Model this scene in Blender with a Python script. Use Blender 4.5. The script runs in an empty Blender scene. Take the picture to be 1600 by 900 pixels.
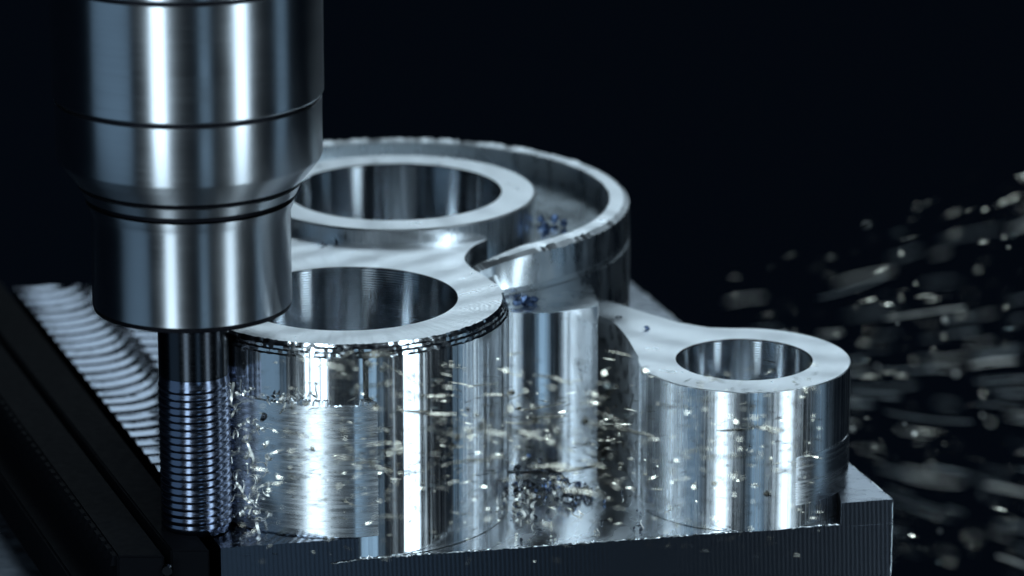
import bpy, bmesh, math, random
from mathutils import Vector, Matrix

# ------------------------------------------------------------------ units
# lengths below are written in tenths of a millimetre; U turns them into metres
U = 1e-4
R_ = math.radians
sc = bpy.context.scene
col = sc.collection

# ------------------------------------------------------------------ camera
PITCH = R_(16.7)
FPX = 7000.0
FW = Vector((0, math.cos(PITCH), -math.sin(PITCH)))
RT = Vector((1, 0, 0))
UP = Vector((0, math.sin(PITCH), math.cos(PITCH)))
CAM = Vector((255.0, -6657.92, 2317.65))
cd = bpy.data.cameras.new("camera")
cam = bpy.data.objects.new("camera", cd)
col.objects.link(cam)
cam.location = CAM * U
cam.rotation_euler = (math.pi / 2 - PITCH, 0, 0)
cd.sensor_width = 36
cd.lens = FPX / 1600 * 36
cd.clip_start = 0.01
cd.clip_end = 50
cd.dof.use_dof = True
cd.dof.focus_distance = 6830 * U
cd.dof.aperture_fstop = 19
cd.dof.aperture_blades = 0
sc.camera = cam


def at(px, py, depth):
    """a point seen at px, py of the 1600 wide frame, depth tenths of mm down the optical axis"""
    return CAM + (FW + RT * ((px - 800) / FPX) + UP * ((450 - py) / FPX)) * depth


# ------------------------------------------------------------------ world and lamps
w = bpy.data.worlds.new("World")
sc.world = w
w.use_nodes = True
bg = w.node_tree.nodes["Background"]
bg.inputs[0].default_value = (0.25, 0.5, 1.0, 1)
bg.inputs[1].default_value = 0.004

sc.view_settings.view_transform = 'Standard'
sc.view_settings.look = 'None'
sc.view_settings.exposure = 0
sc.view_settings.gamma = 1
sc.view_settings.use_curve_mapping = False


def lamp(name, az, dist, z, sx, sz, rad, color, aim=(100, 0, 150), shape='RECTANGLE'):
    """a tall softbox standing in front of the work; az from the camera axis, right positive; rad = radiance"""
    ld = bpy.data.lights.new(name, 'AREA')
    ld.shape = shape
    ld.size = sx * U
    ld.size_y = sz * U
    ld.energy = rad * math.pi * (sx * U) * (sz * U) * (1 if shape == 'RECTANGLE' else 0.785)
    ld.color = color
    o = bpy.data.objects.new(name, ld)
    col.objects.link(o)
    p = Vector((aim[0] + math.sin(R_(az)) * dist, aim[1] - math.cos(R_(az)) * dist, z))
    o.location = p * U
    d = Vector((aim[0], aim[1], z if abs(z) < 3000 else aim[2])) - p
    o.rotation_euler = d.to_track_quat('-Z', 'Y').to_euler()
    return o


COOL = (0.30, 0.62, 1.0)
SOFT = (0.44, 0.72, 1.0)
NEUT = (0.68, 0.87, 1.0)
TOPC = (0.68, 0.87, 1.0)
lamp("strip_lamp_left", -22, 7000, 800, 1400, 10000, 3.2, NEUT)
lamp("strip_lamp_centre", 16, 7600, -2600, 1400, 4600, 0.65, SOFT, shape='ELLIPSE')
lamp("strip_lamp_right", 47, 7000, 800, 1300, 10000, 3.2, NEUT)
lamp("upper_lamp_left", -22, 6500, 5200, 1500, 2600, 13.0, NEUT)
lamp("upper_lamp_right", 49, 6500, 5200, 1300, 2600, 13.0, NEUT)
lamp("side_lamp_left", -62, 7000, 0, 4600, 9000, 0.30, (0.42, 0.7, 1.0), shape='ELLIPSE')
lamp("side_lamp_right", 88, 7000, 0, 1500, 9000, 0.30, SOFT, shape='ELLIPSE')
lamp("overhead_lamp_back", 171, 6500, 4200, 5000, 2600, 2.3, TOPC)


# ------------------------------------------------------------------ materials
def new_mat(name):
    m = bpy.data.materials.new(name)
    m.use_nodes = True
    nt = m.node_tree
    return m, nt, nt.nodes["Principled BSDF"]


def N(nt, kind, **kw):
    n = nt.nodes.new(kind)
    for k, v in kw.items():
        if k in n.inputs.keys() and not hasattr(n, k):
            n.inputs[k].default_value = v
        else:
            setattr(n, k, v)
    return n


def L(nt, a, b):
    nt.links.new(a, b)


def metal(name, color, rough, streak=(1, 1, 1), bump=0.0, dist=2e-6, rvar=0.1, aniso=0.0, rot=0.0, blot=0.0, cvar=0.0, zwave=None):
    """bare metal; streak = noise scale along each object axis in cells per metre"""
    m, nt, b = new_mat(name)
    b.inputs["Metallic"].default_value = 1
    b.inputs["Base Color"].default_value = (*color, 1)
    tc = N(nt, "ShaderNodeTexCoord")
    mp = N(nt, "ShaderNodeMapping")
    mp.inputs["Scale"].default_value = streak
    L(nt, tc.outputs["Object"], mp.inputs["Vector"])
    no = N(nt, "ShaderNodeTexNoise")
    no.inputs["Scale"].default_value = 1
    no.inputs["Detail"].default_value = 3
    L(nt, mp.outputs[0], no.inputs["Vector"])
    # roughness: fine streaks plus wide soft blotches
    bl = N(nt, "ShaderNodeTexNoise")
    bl.inputs["Scale"].default_value = 140
    bl.inputs["Detail"].default_value = 5
    L(nt, tc.outputs["Object"], bl.inputs["Vector"])
    mr = N(nt, "ShaderNodeMapRange")
    mr.inputs[1].default_value = 0.3
    mr.inputs[2].default_value = 0.7
    mr.inputs[3].default_value = max(0.02, rough - rvar)
    mr.inputs[4].default_value = rough + rvar
    L(nt, no.outputs["Fac"], mr.inputs[0])
    ad = N(nt, "ShaderNodeMath", operation='MULTIPLY_ADD')
    L(nt, bl.outputs["Fac"], ad.inputs[0])
    ad.inputs[1].default_value = blot
    L(nt, mr.outputs[0], ad.inputs[2])
    L(nt, ad.outputs[0], b.inputs["Roughness"])
    if cvar:
        mx = N(nt, "ShaderNodeMix", data_type='RGBA')
        mx.inputs[6].default_value = (*[c * (1 - cvar) for c in color], 1)
        mx.inputs[7].default_value = (*color, 1)
        L(nt, no.outputs["Fac"], mx.inputs[0])
        L(nt, mx.outputs[2], b.inputs["Base Color"])
    if bump:
        bp = N(nt, "ShaderNodeBump")
        bp.inputs["Strength"].default_value = bump
        bp.inputs["Distance"].default_value = dist
        L(nt, no.outputs["Fac"], bp.inputs["Height"])
        L(nt, bp.outputs[0], b.inputs["Normal"])
    if zwave:
        wv = N(nt, "ShaderNodeTexWave", wave_type='BANDS', bands_direction='Z')
        wv.inputs["Scale"].default_value = 1 / (zwave[0] * U) / 3.1831
        wv.inputs["Distortion"].default_value = zwave[2]
        wv.inputs["Detail"].default_value = 2
        wv.inputs["Detail Scale"].default_value = 0.2
        mt = N(nt, "ShaderNodeMapping")
        mt.inputs["Rotation"].default_value = (0, R_(zwave[3] if len(zwave) > 3 else 0), 0)
        L(nt, tc.outputs["Object"], mt.inputs["Vector"])
        L(nt, mt.outputs[0], wv.inputs["Vector"])
        b2 = N(nt, "ShaderNodeBump")
        b2.inputs["Strength"].default_value = 1
        b2.inputs["Distance"].default_value = zwave[1]
        L(nt, wv.outputs["Fac"], b2.inputs["Height"])
        if bump:
            L(nt, bp.outputs[0], b2.inputs["Normal"])
        L(nt, b2.outputs[0], b.inputs["Normal"])
    if aniso:
        b.inputs["Anisotropic"].default_value = aniso
        b.inputs["Anisotropic Rotation"].default_value = rot
        tg = N(nt, "ShaderNodeTangent", direction_type='RADIAL', axis='Z')
        L(nt, tg.outputs[0], b.inputs["Tangent"])
    return m


def milled(name, color, rough, pitch, bump, dist, mode='BANDS', centre=(0, 0), distort=1.0, rvar=0.08, rot=0.0, passes=70.0, polish=0.12):
    """flat face left by a cutter: fine bands (or rings about centre) of one pitch, in tenths of mm"""
    m, nt, b = new_mat(name)
    b.inputs["Metallic"].default_value = 1
    b.inputs["Base Color"].default_value = (*color, 1)
    ge = N(nt, "ShaderNodeNewGeometry")
    mp = N(nt, "ShaderNodeMapping")
    mp.inputs["Location"].default_value = (-centre[0] * U, -centre[1] * U, 0)
    L(nt, ge.outputs["Position"], mp.inputs["Vector"])
    m2 = N(nt, "ShaderNodeMapping")
    m2.inputs["Rotation"].default_value = (0, 0, rot)
    L(nt, mp.outputs[0], m2.inputs["Vector"])
    wv = N(nt, "ShaderNodeTexWave", wave_type=mode)
    if mode == 'RINGS':
        wv.rings_direction = 'Z'
    else:
        wv.bands_direction = 'Y'
    wv.inputs["Scale"].default_value = 1 / (pitch * U) / 3.1831
    wv.inputs["Distortion"].default_value = distort
    wv.inputs["Detail"].default_value = 2
    wv.inputs["Detail Scale"].default_value = 0.15
    L(nt, m2.outputs[0], wv.inputs["Vector"])
    no = N(nt, "ShaderNodeTexNoise")
    no.inputs["Scale"].default_value = 220
    no.inputs["Detail"].default_value = 6
    L(nt, ge.outputs["Position"], no.inputs["Vector"])
    mr = N(nt, "ShaderNodeMapRange")
    mr.inputs[1].default_value = 0.3
    mr.inputs[2].default_value = 0.7
    mr.inputs[3].default_value = rough - rvar
    mr.inputs[4].default_value = rough + rvar
    L(nt, no.outputs["Fac"], mr.inputs[0])
    # each pass of the cutter leaves its own degree of polish
    w2 = N(nt, "ShaderNodeTexWave", wave_type=mode)
    if mode == 'RINGS':
        w2.rings_direction = 'Z'
    w2.inputs["Scale"].default_value = 1 / (passes * U) / 3.1831
    w2.inputs["Distortion"].default_value = 4
    w2.inputs["Detail"].default_value = 4
    w2.inputs["Detail Scale"].default_value = 0.6
    L(nt, m2.outputs[0], w2.inputs["Vector"])
    pr = N(nt, "ShaderNodeMath", operation='MULTIPLY_ADD')
    L(nt, w2.outputs["Fac"], pr.inputs[0])
    pr.inputs[1].default_value = polish
    L(nt, mr.outputs[0], pr.inputs[2])
    L(nt, pr.outputs[0], b.inputs["Roughness"])
    ad = N(nt, "ShaderNodeMath", operation='MULTIPLY_ADD')
    L(nt, no.outputs["Fac"], ad.inputs[0])
    ad.inputs[1].default_value = 0.5
    L(nt, wv.outputs["Fac"], ad.inputs[2])
    bp = N(nt, "ShaderNodeBump")
    bp.inputs["Strength"].default_value = bump
    bp.inputs["Distance"].default_value = dist
    L(nt, ad.outputs[0], bp.inputs["Height"])
    L(nt, bp.outputs[0], b.inputs["Normal"])
    return m


ALU = (0.86, 0.88, 0.90)
STEEL = (0.68, 0.70, 0.73)
M = {}
M['wall'] = metal("milled_wall", ALU, 0.12, (2600, 2600, 25), 0.9, 3.2e-6, 0.05, blot=0.09)
M['wall_soft'] = metal("brushed_wall", ALU, 0.19, (2200, 2200, 25), 0.4, 2.0e-6, 0.08, blot=0.12)
M['bore'] = metal("bored_wall", (0.72, 0.76, 0.80), 0.09, (60, 60, 900), 0.2, 2e-6, 0.03, zwave=(4.0, 4e-5, 1.0))
M['lip'] = metal("burred_lip", ALU, 0.12, (900, 900, 2500), 0.35, 2e-6, 0.06, blot=0.1)
M['ring_wall'] = metal("ring_wall", (0.78, 0.82, 0.85), 0.22, (400, 400, 150), 0.5, 2e-5, 0.08, blot=0.15)
M['ragged_edge'] = metal("bright_ragged_edge", ALU, 0.3, (500, 500, 500), 0.5, 2e-5, 0.1)
M['recess'] = metal("recess_floor", (0.6, 0.66, 0.70), 0.17, (300, 300, 300), 0.1, 2e-6, 0.03, blot=0.05)
M['rough'] = metal("feed_marked_wall", ALU, 0.20, (100, 100, 3000), 0.4, 2e-6, 0.05, blot=0.1)
M['top'] = milled("milled_top", ALU, 0.32, 6.0, 1.0, 5e-5, 'RINGS', (-900, 1500), 2.0, polish=0.2)
M['top_fine'] = milled("fine_milled_top", ALU, 0.32, 5.0, 1.0, 3e-5, 'RINGS', (900, 900), 1.0, passes=90, polish=0.2)
M['floor'] = milled("milled_floor", ALU, 0.17, 5.0, 0.12, 5e-6, 'RINGS', (0, 0), 1.5, rvar=0.05)
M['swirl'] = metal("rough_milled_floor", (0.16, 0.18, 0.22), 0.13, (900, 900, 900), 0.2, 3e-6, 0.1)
M['corner'] = metal("smeared_corner", (0.42, 0.45, 0.50), 0.24, (260, 700, 300), 0.25, 4e-6, 0.07, blot=0.12)
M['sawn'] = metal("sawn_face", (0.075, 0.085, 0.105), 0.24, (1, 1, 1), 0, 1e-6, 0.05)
M['turned'] = metal("turned_steel", STEEL, 0.27, (30, 30, 4000), 0.06, 1e-6, 0.025, aniso=0.95, rot=0.25, blot=0.10)
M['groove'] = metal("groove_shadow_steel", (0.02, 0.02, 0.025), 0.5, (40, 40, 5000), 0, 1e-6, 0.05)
M['coated'] = metal("coated_carbide", (0.22, 0.25, 0.34), 0.2, (60, 60, 4000), 0.2, 2e-6, 0.06)
M['shank'] = metal("dark_shank", (0.05, 0.055, 0.065), 0.22, (60, 60, 4000), 0.1, 1e-6, 0.05)
M['chip'] = metal("chip_bright", (0.92, 0.89, 0.82), 0.36, (1500, 1500, 1500), 0.4, 2e-5, 0.1)
M['chip_glint'] = metal("chip_glint", (0.95, 0.88, 0.74), 0.2, (1500, 1500, 1500), 0.4, 2e-5, 0.1)
M['chip_grey'] = metal("chip_grey", (0.36, 0.39, 0.40), 0.36, (1500, 1500, 1500), 0.4, 2e-5, 0.1)
M['chip_dark'] = metal("chip_dark", (0.10, 0.11, 0.13), 0.3, (1500, 1500, 1500), 0.4, 2e-5, 0.1)
M['chip_blue'] = metal("chip_blue", (0.13, 0.19, 0.33), 0.35, (1500, 1500, 1500), 0.4, 2e-5, 0.1)


def sawn_face():
    """fine upright saw lines on the raw face of the billet"""
    m = M['sawn']
    nt = m.node_tree
    b = nt.nodes["Principled BSDF"]
    tc = N(nt, "ShaderNodeTexCoord")
    mp = N(nt, "ShaderNodeMapping")
    mp.inputs["Rotation"].default_value = (0, R_(2), -R_(12))
    L(nt, tc.outputs["Object"], mp.inputs["Vector"])
    wv = N(nt, "ShaderNodeTexWave", wave_type='BANDS', bands_direction='X')
    wv.inputs["Scale"].default_value = 1 / (7.0 * U) / 3.1831
    wv.inputs["Distortion"].default_value = 0.6
    wv.inputs["Detail"].default_value = 2
    L(nt, mp.outputs[0], wv.inputs["Vector"])
    bp = N(nt, "ShaderNodeBump")
    bp.inputs["Strength"].default_value = 0.3
    bp.inputs["Distance"].default_value = 1.8e-5
    L(nt, wv.outputs["Fac"], bp.inputs["Height"])
    L(nt, bp.outputs[0], b.inputs["Normal"])


sawn_face()


def black_oxide():
    m, nt, b = new_mat("black_oxide_steel")
    b.inputs["Base Color"].default_value = (0.004, 0.0045, 0.006, 1)
    b.inputs["Roughness"].default_value = 0.5
    b.inputs["Specular IOR Level"].default_value = 0.03
    tc = N(nt, "ShaderNodeTexCoord")
    no = N(nt, "ShaderNodeTexNoise")
    no.inputs["Scale"].default_value = 700
    no.inputs["Detail"].default_value = 5
    L(nt, tc.outputs["Object"], no.inputs["Vector"])
    mr = N(nt, "ShaderNodeMapRange")
    mr.inputs[3].default_value = 0.5
    mr.inputs[4].default_value = 0.75
    L(nt, no.outputs["Fac"], mr.inputs[0])
    L(nt, mr.outputs[0], b.inputs["Roughness"])
    bp = N(nt, "ShaderNodeBump")
    bp.inputs["Strength"].default_value = 0.3
    bp.inputs["Distance"].default_value = 3e-5
    L(nt, no.outputs["Fac"], bp.inputs["Height"])
    L(nt, bp.outputs[0], b.inputs["Normal"])
    return m


M['black'] = black_oxide()
M['jaw_body'] = metal("dull_jaw_steel", (0.10, 0.12, 0.15), 0.5, (300, 300, 300), 0.3, 1e-5, 0.1)


# ------------------------------------------------------------------ helpers
def tag(o, label=None, cat=None, group=None, kind=None):
    if label:
        o["label"] = label
    if cat:
        o["category"] = cat
    if group:
        o["group"] = group
    if kind:
        o["kind"] = kind
    return o


def empty(name, loc=(0, 0, 0)):
    o = bpy.data.objects.new(name, None)
    o.empty_display_size = 0.005
    col.objects.link(o)
    o.location = Vector(loc) * U
    return o


def link(name, me, mats, parent=None, loc=(0, 0, 0), smooth=None):
    """loc is in world tenths of mm; the parent's own location is taken off"""
    for m in mats:
        me.materials.append(M[m])
    o = bpy.data.objects.new(name, me)
    col.objects.link(o)
    p = Vector(loc) * U
    if parent is not None:
        o.parent = parent
        q = parent
        while q is not None:
            p -= q.location
            q = q.parent
    o.location = p
    if smooth is not None:
        me.shade_smooth()
        me.set_sharp_from_angle(angle=R_(smooth))
    return o


def revolve(name, prof, mats, parent, loc, mat_idx=None, a0=0.0, a1=360.0, seg=192, smooth=25, wob=None, closed=True):
    """turn a closed profile of (radius, z) about the upright axis; a0..a1 in degrees, 0 = +X, ccw"""
    full = abs(a1 - a0) >= 359.9
    n = seg
    bm = bmesh.new()
    rows = []
    cnt = n if full else n + 1
    for i in range(cnt):
        a = R_(a0 + (a1 - a0) * i / n)
        row = []
        for k, (r, z) in enumerate(prof):
            rr, zz = r, z
            if wob:
                dr, dz = wob(k, a)
                rr += dr
                zz += dz
            row.append(bm.verts.new((rr * math.cos(a) * U, rr * math.sin(a) * U, zz * U)))
        rows.append(row)
    m = len(prof)
    for i in range(n):
        r0, r1 = rows[i], rows[(i + 1) % cnt]
        for k in range(m if closed else m - 1):
            f = bm.faces.new((r0[k], r1[k], r1[(k + 1) % m], r0[(k + 1) % m]))
            if mat_idx:
                f.material_index = mat_idx[k]
    if not full and closed:
        bm.faces.new(rows[0])
        bm.faces.new(list(reversed(rows[-1])))
    bmesh.ops.recalc_face_normals(bm, faces=bm.faces)
    me = bpy.data.meshes.new(name)
    bm.to_mesh(me)
    bm.free()
    return link(name, me, mats, parent, loc, smooth)


def prism(name, pts, z0, z1, mats, parent, bevel=0.0, top_mat=0, side_mat=None, smooth=25, origin=(0, 0, 0), bevel_seg=2):
    bm = bmesh.new()
    ox, oy, oz = origin
    lo = [bm.verts.new(((x - ox) * U, (y - oy) * U, (z0 - oz) * U)) for x, y in pts]
    hi = [bm.verts.new(((x - ox) * U, (y - oy) * U, (z1 - oz) * U)) for x, y in pts]
    n = len(pts)
    sm = top_mat if side_mat is None else side_mat
    for i in range(n):
        f = bm.faces.new((lo[i], lo[(i + 1) % n], hi[(i + 1) % n], hi[i]))
        f.material_index = sm
    ft = bm.faces.new(hi)
    ft.material_index = top_mat
    fb = bm.faces.new(list(reversed(lo)))
    fb.material_index = sm
    bmesh.ops.recalc_face_normals(bm, faces=bm.faces)
    if bevel:
        es = [e for e in bm.edges if e.calc_face_angle(0) > R_(40)]
        bmesh.ops.bevel(bm, geom=es, offset=bevel * U, segments=bevel_seg, affect='EDGES', clamp_overlap=True)
    me = bpy.data.meshes.new(name)
    bm.to_mesh(me)
    bm.free()
    return link(name, me, mats, parent, origin, smooth)


def smooth_line(pts, k=8):
    """Catmull-Rom through open points"""
    out = []
    P = [pts[0]] + list(pts) + [pts[-1]]
    for i in range(1, len(P) - 2):
        for j in range(k):
            t = j / k
            q = []
            for c in (0, 1):
                a, b, d, e = P[i - 1][c], P[i][c], P[i + 1][c], P[i + 2][c]
                q.append(0.5 * (2 * b + (d - a) * t + (2 * a - 5 * b + 4 * d - e) * t * t + (3 * b - a - 3 * d + e) * t ** 3))
            out.append(tuple(q))
    out.append(tuple(pts[-1]))
    return out


def arc(cx, cy, r, a0, a1, n=24):
    return [(cx + r * math.cos(R_(a0 + (a1 - a0) * i / n)), cy + r * math.sin(R_(a0 + (a1 - a0) * i / n))) for i in range(n + 1)]


# ------------------------------------------------------------------ the workpiece
FL, FR = (-184.5, -294), (847.5, -76)
BL, BR = (-645.8, 1087), (469, 1107)
L0 = -35.0


def front_y(x):
    return FL[1] + (x - FL[0]) * (FR[1] - FL[1]) / (FR[0] - FL[0])


work = tag(empty("aluminium_workpiece", (200, 300, -700)),
           "silver aluminium workpiece with bored bosses and a raised ring milled out of one billet", "workpiece")

# billet up to the finished floor
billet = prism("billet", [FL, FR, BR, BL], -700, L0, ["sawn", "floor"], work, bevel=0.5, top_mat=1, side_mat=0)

# layer not yet cut away on the left, with the loops of the roughing pass on it
def uncut_layer():
    rng = random.Random(3)
    fx = 22.0
    A, B = (FL[0], FL[1] - 0.4), (fx, front_y(fx) - 0.4)
    Cn, Dn = (60, 1099), BL
    nx, ny = 110, 560
    bm = bmesh.new()
    ph = [rng.uniform(-0.35, 0.35) for _ in range(200)]
    rows = []
    for j in range(ny + 1):
        v = j / ny
        row = []
        for i in range(nx + 1):
            u = i / nx
            x = (A[0] * (1 - u) + B[0] * u) * (1 - v) + (Dn[0] * (1 - u) + Cn[0] * u) * v
            y = (A[1] * (1 - u) + B[1] * u) * (1 - v) + (Dn[1] * (1 - u) + Cn[1] * u) * v
            # loops left by the cutter: nested arcs bulging towards the viewer, drifting backwards
            xc = -330 - 0.30 * (y - 100)
            t = (x - xc) / 135
            lift = 190 * (1 - math.sqrt(max(0.02, 1 - min(0.98, t * t)))) if t > 0 else -18 * t * 0.4
            q = (y - lift + 3 * math.sin(x * 0.021 + y * 0.004)) / 43.0
            k = int(math.floor(q)) % 200
            f = q - math.floor(q)
            rdg = abs(2 * f - 1) ** 1.6 * (1 + ph[k])
            fine = 0.5 + 0.5 * math.sin(q * 2 * math.pi * 3.0 + 3 * ph[k])
            amp = 3.4
            if x > -180 or y < -110:      # right under the cutter: fine arcs round its own axis
                d = math.hypot(x + 226, y + 204)
                rdg = 0.25 * (0.5 + 0.5 * math.sin(d / 11.0 * 2 * math.pi)) + 0.5 * (0.5 + 0.5 * math.sin(d / 37.0 * 2 * math.pi))
                amp = 1.6
            z = -amp * 1.2 + amp * (rdg + 0.05 * fine)
            row.append(bm.verts.new((x * U, y * U, z * U)))
        rows.append(row)
    for j in range(ny):
        for i in range(nx):
            bm.faces.new((rows[j][i], rows[j][i + 1], rows[j + 1][i + 1], rows[j + 1][i]))
    # skirt
    rim = rows[0] + [r[-1] for r in rows[1:]] + list(reversed(rows[-1][:-1])) + [r[0] for r in reversed(rows[1:-1])]
    low = [bm.verts.new((v.co.x, v.co.y, (L0 - 5) * U)) for v in rim]
    n = len(rim)
    for i in range(n):
        f = bm.faces.new((low[i], low[(i + 1) % n], rim[(i + 1) % n], rim[i]))
        f.material_index = 1
    bmesh.ops.recalc_face_normals(bm, faces=bm.faces)
    me = bpy.data.meshes.new("uncut_layer")
    bm.to_mesh(me)
    bm.free()
    return link("uncut_layer", me, ["swirl", "sawn"], work, (0, 0, 0), 50)


tag(uncut_layer(), "rough floor layer with looping cutter ridges")

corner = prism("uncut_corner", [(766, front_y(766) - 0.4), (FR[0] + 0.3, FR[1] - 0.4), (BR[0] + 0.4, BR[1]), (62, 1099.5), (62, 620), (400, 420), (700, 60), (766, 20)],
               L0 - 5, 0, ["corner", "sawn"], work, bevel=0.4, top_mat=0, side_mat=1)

# ragged bright burrs along the freshly cut edges, and strands imitating edge highlights
def ragged_edge(p, q, r, seed, n=90):
    rg = random.Random(seed)
    bm = bmesh.new()
    p, q = Vector(p), Vector(q)
    d = (q - p).normalized()
    s = d.orthogonal().normalized()
    t = d.cross(s)
    rows = []
    for i in range(n + 1):
        c = p + (q - p) * (i / n) + s * rg.gauss(0, 0.35 * r) + t * rg.gauss(0, 0.35 * r)
        rr = r * rg.uniform(0.5, 1.2) * (2.0 if rg.random() < 0.06 else 1)
        rows.append([bm.verts.new((c + (s * math.cos(k * 1.047) + t * math.sin(k * 1.047)) * rr) * U) for k in range(6)])
    for i in range(n):
        for k in range(6):
            bm.faces.new((rows[i][k], rows[i][(k + 1) % 6], rows[i + 1][(k + 1) % 6], rows[i + 1][k]))
    bmesh.ops.recalc_face_normals(bm, faces=bm.faces)
    me = bpy.data.meshes.new("edge_burr_glint")
    bm.to_mesh(me)
    bm.free()
    return link("edge_burr_glint", me, ["ragged_edge"], work, (0, 0, 0), 60)


ragged_edge((24, front_y(24) - 1, L0), (764, front_y(764) - 1, L0), 1.5, 1, 220)
ragged_edge((-20, front_y(-20) - 3, L0 - 4), (26, front_y(26) - 1, L0), 1.4, 2, 14)
ragged_edge((FR[0], FR[1], -6), (FR[0], FR[1], -400), 1.0, 4, 40)  # added strand imitating the highlight on the right upright edge
ragged_edge((FR[0] - 1, FR[1] + 2, -0.5), (BR[0], BR[1], -0.5), 1.0, 6, 80)  # likewise a bright strand in place of the right top edge's highlight

# front boss: bored cylinder with thin stepped lips under its rim
rngb = random.Random(11)
jit = [[rngb.uniform(-1, 1) for _ in range(400)] for _ in range(12)]


def lip_wob(k, a):
    if 3 <= k <= 9:
        i = int((a % (2 * math.pi)) / (2 * math.pi) * 399)
        return 0.7 * jit[k][i], 0.6 * jit[k][(i * 7) % 400]
    return 0, 0


H1 = 304
prof = [(170, L0 + 1), (170, H1 - 1.2), (171.2, H1), (240, H1), (242, H1 - 4.5), (244.5, H1 - 7), (244.8, H1 - 11),
        (247.5, H1 - 13.5), (247.8, H1 - 17.5), (250, H1 - 20), (250, L0 + 1)]
idx = [1, 1, 2, 3, 3, 3, 3, 3, 3, 0, 0]
front_boss = revolve("bored_boss", prof, ["wall", "bore", "top", "lip"], work, (0, 0, 0), idx, seg=380, wob=lip_wob)

# thicker stock left on the lower left of the boss: feed marks and a ragged upper lip
def collar_wob(k, a):
    i = int((a % (2 * math.pi)) / (2 * math.pi) * 399)
    if k in (2, 3):
        return 1.2 * jit[k][i], 5.0 * jit[1][i // 6] + 2.5 * jit[k][i]
    return -3.6 * max(0.0, min(1.0, (math.degrees(a) - 274) / 8)), 0


zs = [i * 2.1 for i in range(0, 101)]
cprof = [(240, 0.5), (240, 212), (246, 216), (252.5, 212)]
for i, zz in enumerate(reversed(zs)):
    cprof.append((254.2 + (0.16 if i % 2 else -0.12), zz * 209 / 210 + 0.6))
revolve("rough_collar", cprof, ["rough"], work, (0, 0, 0), None, a0=180, a1=282, seg=160, wob=collar_wob, smooth=20)

# web from the front boss to the hub, its right side scooped out
webL = [(-243, 30), (-176, 25)] + arc(0, 0, 172, 171, 9, 40) + [(176, 25), (243, 30)] + \
    smooth_line([(236, 60), (216, 110), (193, 160), (180, 205), (181, 245), (193, 290), (215, 330)], 8) + \
    arc(60, 535, 205, -46, -150, 24) + [(-300, 330), (-262, 150)]
prism("web", webL, L0 + 1.5, H1 - 0.25, ["top", "wall"], work, top_mat=0, side_mat=1)

# hub with its bore
CR = (60, 535)
revolve("hub", [(176, L0 + 1), (176, 326), (178, 328), (231, 328), (234, 325), (234, L0 + 1)],
        ["wall_soft", "bore", "top_fine"], work, (CR[0], CR[1], 0), [1, 1, 2, 2, 0, 0], seg=256)
# recess floor between hub and ring
revolve("recess_floor", [(230, 200), (230, 280), (357, 280), (357, 200)], ["recess"], work, (CR[0], CR[1], 0), None, seg=128)


def ring_wob(k, a):
    i = int((a % (2 * math.pi)) / (2 * math.pi) * 399)
    front = max(0.0, -math.sin(a)) * max(0.0, math.cos(a) + 0.3)
    back = max(0.0, math.sin(a))
    t = (math.degrees(a) + 68) / 15
    if t < 1 and 1 <= k <= 5:
        f = (1 - t) ** 1.5
        return (-22 * f if k >= 3 else 0) + 0.8 * f * jit[k][i // 3], -24 * f + 2 * f * jit[k][i // 3]
    if k in (3, 4):
        return 1.0 * jit[k][i] * (front + back * 1.5), (2.5 * front + 2.0 * back) * jit[k][(i * 3) % 400]
    if k in (5,):
        s = math.sin(a * 9 + 1.2 * math.sin(a * 4)) * 4 * front
        return 2.0 * front * jit[k][i // 5], s * 1.5
    return 0, 0


rp = [(355, 200), (355, 316), (358, 318), (381, 318), (390, 312), (391, 296), (391.5, 262), (388, 258), (388, 253), (392, 250), (392, L0 + 1), (355, L0 + 1)]
revolve("ring", rp, ["ring_wall", "top_fine"], work, (CR[0], CR[1], 0), [0, 0, 1, 1, 0, 0, 0, 0, 0, 0, 0, 0],
        a0=-68, a1=190, seg=360, wob=ring_wob)
# upright flat buttress beside the front boss
but = [(190, 170)] + arc(283, 326, 176, -106, -55, 40) + [(392, 190), (394, 205)] + [(384, 300), (340, 420), (180, 420)]
prism("buttress", but, L0 + 2.5, 234, ["ring_wall", "wall"], work, bevel=0.8, top_mat=0, side_mat=1)

# small boss and the neck that joins it to the ring
CB = (619, 38)
H2 = 192
revolve("small_boss", [(106, L0 + 1), (106, H2 - 1.5), (107.5, H2), (165.5, H2), (167, H2 - 1.5), (167, L0 + 1)],
        ["wall_soft", "bore", "top_fine"], work, (CB[0], CB[1], 0), [1, 1, 2, 2, 0, 0], seg=256)
neck = [(452, 30)] + list(reversed(smooth_line([(360, 330), (384, 293), (416, 250), (434, 190), (446, 120), (452, 50)], 8)))
neck = list(reversed(smooth_line([(340, 360), (384, 293), (418, 235), (437, 160), (448, 90), (455, 42)], 8)))
neckp = neck + [(330, 400), (417, 352), (470, 290), (522, 236), (570, 208), (614, 203)] + arc(CB[0], CB[1], 108, 92, 178, 24)
prism("neck", neckp, L0 + 1.5, H2 - 0.25, ["top_fine", "ragged_edge"], work, top_mat=0, side_mat=1)
# stock left on the far lower right of the small boss
def patch_wob(k, a):
    d = math.degrees(a)
    f = max(0.0, (-54 - d) / 10) + max(0.0, (d + 22) / 14)
    return -1.6 * min(1.0, f), 0


revolve("rough_patch", [(160, 0.5), (160, 84), (168, 82)] + [(168.5 + (0.12 if i % 2 else -0.1), 80 - i * 2.0) for i in range(40)],
        ["rough"], work, (CB[0], CB[1], 0), None, a0=-66, a1=-8, seg=60, smooth=20, wob=patch_wob)

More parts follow.
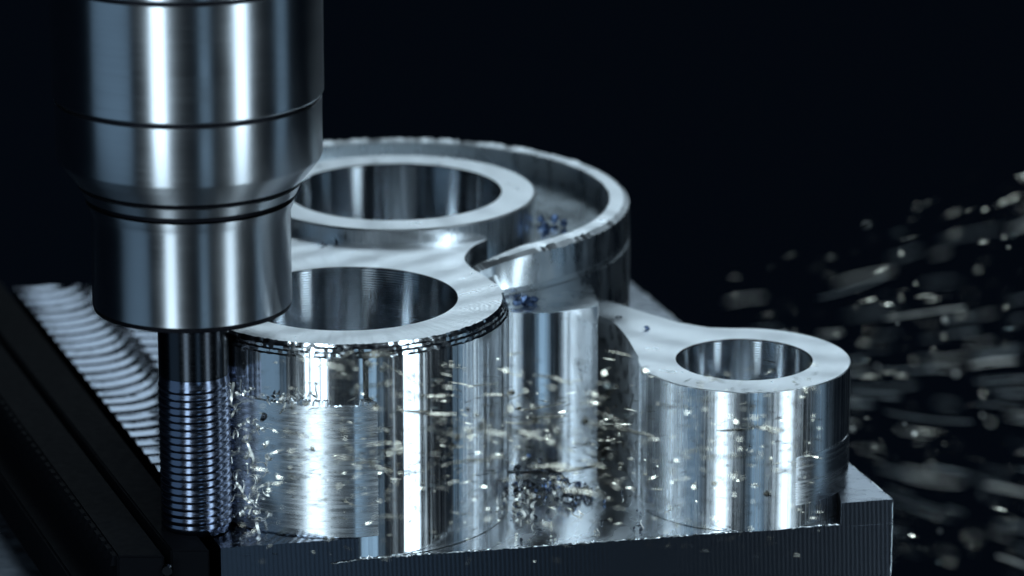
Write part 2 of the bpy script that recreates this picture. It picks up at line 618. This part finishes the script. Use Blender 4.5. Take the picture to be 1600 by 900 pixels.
# ------------------------------------------------------------------ tool holder and cutter
TX, TY = -226, -204
holder = tag(empty("tool_holder", (TX, TY, 355)), "polished steel tool holder with dark grooves hanging over the boss", "tool holder")
S = 1 / 1.02


def zz(h):
    return h * S


nose = [(60, zz(366)), (140, zz(361)), (148, zz(363)), (150, zz(371)), (150, zz(514)),
        (154, zz(524)), (156.5, zz(535)), (140, zz(536)), (60, zz(536))]
revolve("nose", nose, ["turned", "groove"], holder, (TX, TY, 0), [1, 1, 1, 0, 0, 0, 1, 1, 1], seg=200)
revolve("groove_band", [(60, zz(537)), (152, zz(537)), (153, zz(545)), (60, zz(545))], ["groove"], holder, (TX, TY, 0), None, seg=160)
revolve("taper_ring", [(60, zz(545.5)), (160.5, zz(545.5)), (166.7, zz(560)), (60, zz(560))], ["turned"], holder, (TX, TY, 0), None, seg=200)
revolve("groove_band", [(60, zz(561)), (163.8, zz(561)), (166.7, zz(569)), (60, zz(569))], ["groove"], holder, (TX, TY, 0), None, seg=160)
revolve("collar", [(60, zz(569.5)), (172.9, zz(569.5)), (196.3, zz(600)), (198.8, zz(606)), (198.8, zz(693)), (60, zz(693))],
        ["turned"], holder, (TX, TY, 0), None, seg=200)
revolve("groove_band", [(60, zz(693.5)), (195.4, zz(693.5)), (195.4, zz(700)), (60, zz(700))], ["groove"], holder, (TX, TY, 0), None, seg=160)
revolve("sleeve", [(60, zz(700.5)), (200.3, zz(700.5)), (201.8, zz(703)), (201.8, zz(878)), (60, zz(878))], ["turned"], holder, (TX, TY, 0), None, seg=200)
revolve("groove_band", [(60, zz(878.5)), (197.3, zz(878.5)), (197.3, zz(884)), (60, zz(884))], ["groove"], holder, (TX, TY, 0), None, seg=160)
revolve("flange", [(60, zz(884.5)), (201.3, zz(884.5)), (202.8, zz(887)), (202.8, zz(1050)), (60, zz(1050))], ["turned"], holder, (TX, TY, 0), None, seg=200)

mill = tag(empty("end_mill", (TX, TY, 1)), "dark blue coated ridged cutter clamped under the tool holder", "cutter")
revolve("shank", [(1, 250), (53.5, 250), (53.5, 500), (1, 500)], ["shank"], mill, (TX, TY, 0), None, seg=128)
tp = [(1, 1.0)]
tp += [(50, 1.0)]
nz = 20
for i in range(nz):
    z0 = 8 + i * 11.6
    tp += [(53.2, z0), (54.5, z0 + 2.6), (54.9, z0 + 5.2), (54.5, z0 + 7.8), (53.2, z0 + 10.4)]
tp += [(53.2, 249), (1, 249)]


def helix(k, a):
    if 2 <= k < len(tp) - 2:
        return 0, 11.6 * ((a - math.pi / 2) / (2 * math.pi) - 0.5)
    return 0, 0


revolve("ridged_flutes", tp, ["coated"], mill, (TX, TY, 0), None, a0=90, a1=450, seg=160, smooth=60, wob=helix)

# ------------------------------------------------------------------ vise jaw
jaw = tag(empty("vise_jaw", (-380, 0, -700)), "black steel vise jaw clamping the left side of the workpiece", "vise")
dR = ((-494.4 + 197.5), (584.8 + 316.4))


def off(p, q, t):
    return (p[0] + (q[0] - p[0]) * t, p[1] + (q[1] - p[1]) * t)


A0, A1 = (-200, -318), (-672, 1110)          # right edge of the liner
G0, G1 = (-263, -338), (-742, 1075)          # groove
B0, B1 = (-337, -338), (-830, 1120)
prism("jaw_liner", [A0, A1, (G1[0] + 5, G1[1]), (G0[0] + 5, G0[1] + 20)], -690, 4, ["black"], jaw, bevel=2.5)
prism("jaw_plate", [(G0[0] - 3, G0[1]), (G1[0] - 3, G1[1]), B1, B0], -680, 2, ["black"], jaw, bevel=3.0)
# teeth along the outer edge of the plate
tm = None
nt_ = 46
for i in range(nt_):
    p = off(B0, B1, (i + 0.5) / nt_)
    bm = bmesh.new()
    bmesh.ops.create_cube(bm, size=1)
    for v in bm.verts:
        v.co = Vector((v.co.x * 14 * (1 if v.co.z < 0 else 0.5), v.co.y * 19, v.co.z * 16)) * U
    if tm is None:
        tm = bpy.data.meshes.new("tooth")
        bm.to_mesh(tm)
        tm.materials.append(M['black'])
    bm.free()
    o = bpy.data.objects.new("tooth", tm)
    col.objects.link(o)
    o.parent = jaw
    o.location = (Vector((p[0] - 2, p[1], -8)) * U) - jaw.location
    o.rotation_euler = (0, 0, R_(18.7))
prism("jaw_step", [(-330, -330), (-820, 1120), (-880, 1120), (-392, -330)], -640, -62, ["black"], jaw, bevel=4)
prism("jaw_body", [(-394, -200), (-884, 1120), (-1200, 1120), (-900, -150)], -640, -130, ["jaw_body"], jaw, bevel=4)
bm = bmesh.new()
bmesh.ops.create_cone(bm, cap_ends=True, segments=24, radius1=9 * U, radius2=7.5 * U, depth=6 * U)
bmesh.ops.recalc_face_normals(bm, faces=bm.faces)
me = bpy.data.meshes.new("screw")
bm.to_mesh(me)
bm.free()
o = link("screw", me, ["shank"], jaw, (-262, -341, -20), 30)
o.rotation_euler = (R_(90), 0, 0)

# ------------------------------------------------------------------ chips
def ribbon(seed, r, ang, width, pitch, mat):
    """a curled shaving with real thickness"""
    rng = random.Random(seed)
    n = 10
    th = 0.9
    bm = bmesh.new()
    rows = []
    for i in range(n + 1):
        t = i / n
        a = ang * (t - 0.5)
        rr = r * (1 + 0.25 * math.sin(t * 5 + seed))
        wd = width * (0.35 + 0.65 * math.sin(math.pi * min(1, 0.12 + 0.8 * t))) * rng.uniform(0.8, 1.15)
        c = Vector((rr * math.sin(a), rr * math.cos(a) - r, pitch * (t - 0.5)))
        nrm = Vector((math.sin(a), math.cos(a), 0))
        z = Vector((0, 0, 1))
        rows.append([bm.verts.new((c + nrm * s1 * th / 2 + z * s2 * wd / 2) * U) for s1, s2 in ((1, -1), (1, 1), (-1, 1), (-1, -1))])
    for i in range(n):
        for k in range(4):
            bm.faces.new((rows[i][k], rows[i + 1][k], rows[i + 1][(k + 1) % 4], rows[i][(k + 1) % 4]))
    bm.faces.new(rows[0])
    bm.faces.new(list(reversed(rows[-1])))
    bmesh.ops.recalc_face_normals(bm, faces=bm.faces)
    me = bpy.data.meshes.new("chip")
    bm.to_mesh(me)
    bm.free()
    me.materials.append(M[mat])
    me.shade_smooth()
    me.set_sharp_from_angle(angle=R_(50))
    return me


def crumb(seed, r, mat):
    """a small crumpled chip"""
    rng = random.Random(seed)
    bm = bmesh.new()
    bmesh.ops.create_icosphere(bm, subdivisions=1, radius=1)
    s = Vector((rng.uniform(0.7, 1.3), rng.uniform(0.6, 1.1), rng.uniform(0.5, 0.9)))
    for v in bm.verts:
        k = rng.uniform(0.65, 1.25) * r * U
        v.co = Vector((v.co.x * s.x, v.co.y * s.y, v.co.z * s.z)) * k
    me = bpy.data.meshes.new("chip")
    bm.to_mesh(me)
    bm.free()
    me.materials.append(M[mat])
    return me


def put(name, me, p, rot, scale, label, group):
    o = bpy.data.objects.new(name, me)
    col.objects.link(o)
    o.location = Vector(p) * U
    o.rotation_euler = rot
    o.scale = (scale,) * 3 if not isinstance(scale, tuple) else scale
    tag(o, label, "metal chip", group)
    return o


SLIVER = [ribbon(i, 55, 0.7 + 0.13 * i, 5, 4, 'chip') for i in range(6)]


def needle(seed, length, r, bend, mat):
    """a thin tapering splinter of swarf, round in section"""
    rng = random.Random(seed)
    bm = bmesh.new()
    n, m = 8, 6
    rows = []
    for i in range(n + 1):
        t = i / n
        rr = r * (0.25 + 0.75 * math.sin(math.pi * (0.08 + 0.84 * t)) ** 0.7) * rng.uniform(0.8, 1.2)
        c = Vector(((t - 0.5) * length, bend * (t - 0.5) ** 2 * 4, rng.gauss(0, 0.4)))
        rows.append([bm.verts.new((c + Vector((0, math.cos(k * 2 * math.pi / m), math.sin(k * 2 * math.pi / m))) * rr) * U) for k in range(m)])
    for i in range(n):
        for k in range(m):
            bm.faces.new((rows[i][k], rows[i + 1][k], rows[i + 1][(k + 1) % m], rows[i][(k + 1) % m]))
    bm.faces.new(rows[0])
    bm.faces.new(list(reversed(rows[-1])))
    bmesh.ops.recalc_face_normals(bm, faces=bm.faces)
    me = bpy.data.meshes.new("chip")
    bm.to_mesh(me)
    bm.free()
    me.materials.append(M[mat])
    me.shade_smooth()
    return me


NEEDLE = [needle(10 + i, 40 + 10 * i, 1.3 + 0.25 * (i % 4), 1 + 0.4 * i, ('chip', 'chip_grey', 'chip_grey')[i % 3]) for i in range(9)]
GLINT = [needle(30 + i, 16 + 5 * i, 1.1 + 0.2 * (i % 3), 1.5, 'chip_glint') for i in range(5)]
DOT = [crumb(120 + i, 4.5, 'chip_glint') for i in range(5)]
CURL = [ribbon(20 + i, 7 + i, 3.2 + 0.4 * i, 7, 6, 'chip') for i in range(6)]
DARKC = [ribbon(40 + i, 6 + i, 3.0 + 0.5 * i, 7, 5, 'chip_dark') for i in range(4)]
BLUEC = [ribbon(60 + i, 5 + i, 3.4, 7, 5, 'chip_blue') for i in range(3)]
CRB = [crumb(80 + i, 6, 'chip') for i in range(4)]
CRBD = [crumb(85 + i, 7, 'chip_dark') for i in range(4)]
SHORT = [ribbon(100 + i, 11 + 3 * i, 1.5 + 0.25 * i, 6, 5, 'chip') for i in range(6)]
CRBS = [crumb(95 + i, 6, 'chip_blue') for i in range(4)]
CRBB = [crumb(90 + i, 9, 'chip_blue') for i in range(3)]

rng = random.Random(5)
# chips flying off through the dark behind the work, fanning away from the cut
n = 0
while n < 155:
    px = 1030 + 620 * rng.random() ** 0.8
    py = rng.uniform(255, 900)
    if py < 490 - (px - 1000) * 0.46 + abs(rng.gauss(0, 110)):
        continue
    if px < 1330 and py > 470 and py > 420 + (px - 1000) * 0.9:
        continue
    d = rng.uniform(8400, 11500)
    p = at(px, py, d)
    slope = math.atan2(-(py - 590) + rng.gauss(0, 30), 720)
    c = rng.random()
    if c < 0.6:
        me = rng.choice(NEEDLE)
        s = rng.uniform(0.5, 1.6)
        s = (s, s * 0.9, s * 0.9)
    else:
        me = rng.choice(CRB + DOT + DOT)
        if rng.random() < 0.5:
            p = at(px, py, rng.uniform(7500, 8600))
        s = rng.uniform(0.5, 1.2)
    rot = Matrix.Rotation(rng.gauss(0, 0.15), 3, 'Z') @ Matrix.Rotation(-slope, 3, 'Y') @ Matrix.Rotation(rng.uniform(0, 6.3), 3, 'X')
    put("flying_chip", me, p, rot.to_euler(), s, "blurred pale aluminium chip flying through the dark beyond the workpiece", "chips flying in the dark background")
    n += 1
# chips flying past in front of the bosses
n = 0
while n < 145:
    px = 420 + 820 * rng.random() ** 0.9
    py = 655 + (px - 800) * 0.05 + rng.gauss(0, 70)
    if py < 535 or py > 870 or (px > 980 and rng.random() < 0.55):
        continue
    d = rng.uniform(5950, 6560)
    p = at(px, py, d)
    if rng.random() < 0.45:
        me = rng.choice(GLINT)
        s = rng.uniform(0.7, 1.5)
        s = (s * 1.7, s, s)
    else:
        me = rng.choice(DOT)
        s = rng.uniform(0.5, 1.6)
    rot = Matrix.Rotation(rng.gauss(0, 0.2), 3, 'Z') @ Matrix.Rotation(rng.gauss(0.05, 0.2), 3, 'Y') @ Matrix.Rotation(rng.uniform(0, 6.3), 3, 'X')
    put("flying_chip", me, p, rot.to_euler(), s, "small bright aluminium chip flying past in front of the bosses", "chips flying in front of the bosses")
    n += 1
# the finest spray of swarf, too small to count
def spray():
    rg = random.Random(77)
    vs, fs = [], []

    def splinter(p, dirv, ln, r):
        s_ = dirv.orthogonal().normalized()
        t_ = dirv.cross(s_)
        a = rg.uniform(0, 6.28)
        b = len(vs)
        vs.append((p - dirv * ln) * U)
        for k in range(3):
            vs.append((p + (s_ * math.cos(a + k * 2.094) + t_ * math.sin(a + k * 2.094)) * r) * U)
        vs.append((p + dirv * ln) * U)
        for k in range(3):
            fs.append((b, b + 1 + k, b + 1 + (k + 1) % 3))
            fs.append((b + 4, b + 1 + (k + 1) % 3, b + 1 + k))

    n = 0
    while n < 1700:
        px = 380 + 900 * rg.random()
        py = 700 + rg.gauss(0, 75)
        if py < 560 or py > 880:
            continue
        d = rg.uniform(6050, 6640)
        v = Vector((1, rg.gauss(0, 0.3), rg.gauss(0.02, 0.22))).normalized()
        splinter(at(px, py, d), v, rg.uniform(2, 12), rg.uniform(0.45, 1.2))
        n += 1
    n = 0
    while n < 220:
        px = 1060 + 560 * rg.random() ** 0.8
        py = rg.uniform(270, 900)
        if py < 500 - (px - 1000) * 0.46 or (px < 1330 and py > 470 and py > 420 + (px - 1000) * 0.9):
            continue
        sl = math.atan2(-(py - 590), 720)
        v = Vector((math.cos(sl), rg.gauss(0, 0.2), math.sin(sl) + rg.gauss(0, 0.06))).normalized()
        splinter(at(px, py, rg.uniform(7400, 9500)), v, rg.uniform(4, 22), rg.uniform(0.7, 1.8))
        n += 1
    me = bpy.data.meshes.new("swarf_spray")
    me.from_pydata(vs, [], fs)
    me.update()
    me.materials.append(M['chip_glint'])
    o = bpy.data.objects.new("swarf_spray", me)
    col.objects.link(o)
    tag(o, "fine glinting spray of aluminium swarf thrown across the bosses", "swarf", None, "stuff")


spray()
# heap in the corner between front boss and buttress
for i in range(150):
    a = rng.random() ** 0.8
    x = 215 + 165 * a + rng.gauss(0, 14)
    y = 25 - 65 * rng.random() + 50 * a + rng.gauss(0, 22)
    if math.hypot(x, y) < 262:
        k = 262 / math.hypot(x, y)
        x, y = x * k, y * k
    h = max(0, 1 - math.hypot((x - 290) / 75, (y - 35) / 75)) * 75
    z = L0 + 5 + rng.random() * h
    me = rng.choice(DARKC + DARKC + CURL[:2] + BLUEC + CRBD + CRBD + CRBS + SHORT[:2])
    put("loose_chip", me, (x, y, z), (rng.uniform(0, 6), rng.uniform(0, 6), rng.uniform(0, 6)), rng.uniform(0.3, 1.15),
        "small dark curled chip in the heap between front boss and buttress", "chips heaped between the bosses")
# single chips strewn over the finished floor
for i in range(34):
    while True:
        x, y = rng.uniform(200, 740), rng.uniform(-230, 60)
        if y > front_y(x) + 12 and math.hypot(x, y) > 262 and math.hypot(x - CB[0], y - CB[1]) > 176:
            break
    me = rng.choice(CRBD + CRB + SHORT[:3] + DARKC[:2])
    put("strewn_chip", me, (x, y, L0 + 3), (rng.uniform(0, 6), rng.uniform(0, 6), rng.uniform(0, 6)), rng.uniform(0.3, 0.7),
        "tiny chip lying alone on the bright floor by the front edge", "chips strewn on the finished floor")
# shavings hanging on the cut face beside the cutter
for i in range(105):
    a = R_(rng.uniform(212, 243)) if i < 80 else R_(rng.uniform(215, 262))
    z = rng.uniform(12, 200) if i < 80 else rng.uniform(205, 228)
    r = 255 + rng.uniform(0, 5)
    me = rng.choice(SHORT + SHORT + CURL[:2] + DARKC[:2] + CRB)
    put("clinging_chip", me, (r * math.cos(a), r * math.sin(a), z), (rng.uniform(0, 6), rng.uniform(0, 6), rng.uniform(0, 6)), rng.uniform(0.4, 0.95),
        "curled shaving clinging to the rough cut face beside the cutter", "shavings on the cut face beside the cutter")
# beads of blue chips
for q, (x, y, z) in enumerate([(303, 502, 289), (327, 502, 290), (310, 459, 288), (340, 480, 288)]):
    put("blue_chip", CRBB[q % 3], (x, y, z), (q, q * 2, 0.3 * q), 1.15,
        "blue tinted chip lying in the recess between hub and ring", "blue chips in the ring recess")
for q, (x, y, z) in enumerate([(262, 178, 243), (276, 190, 242), (292, 200, 241), (284, 178, 241)]):
    put("blue_chip", CRBB[(q + 1) % 3], (x, y, z), (q, q * 2, 0.3 * q), 1.1,
        "blue tinted chip lodged on the buttress under the ring", "blue chips on the buttress")
for q, (x, y) in enumerate([(-50, 293), (-28, 300)]):
    put("dark_chip", DARKC[q], (x, y, H1 + 3), (q, 1 + q, 0.5), 0.8,
        "tiny black chip lying on the web in front of the hub", "black chips on the web")
put("dark_chip", BLUEC[0], (470, 198, H2 + 4), (0.3, 1.2, 0.5), 0.9, "tiny dark blue curled chip lying on the neck of the small boss", None)
put("dark_chip", DARKC[1], (426, 262, H2 + 3), (1.3, 0.2, 0.5), 0.8, "tiny black chip at the inner edge of the neck below the ring", None)
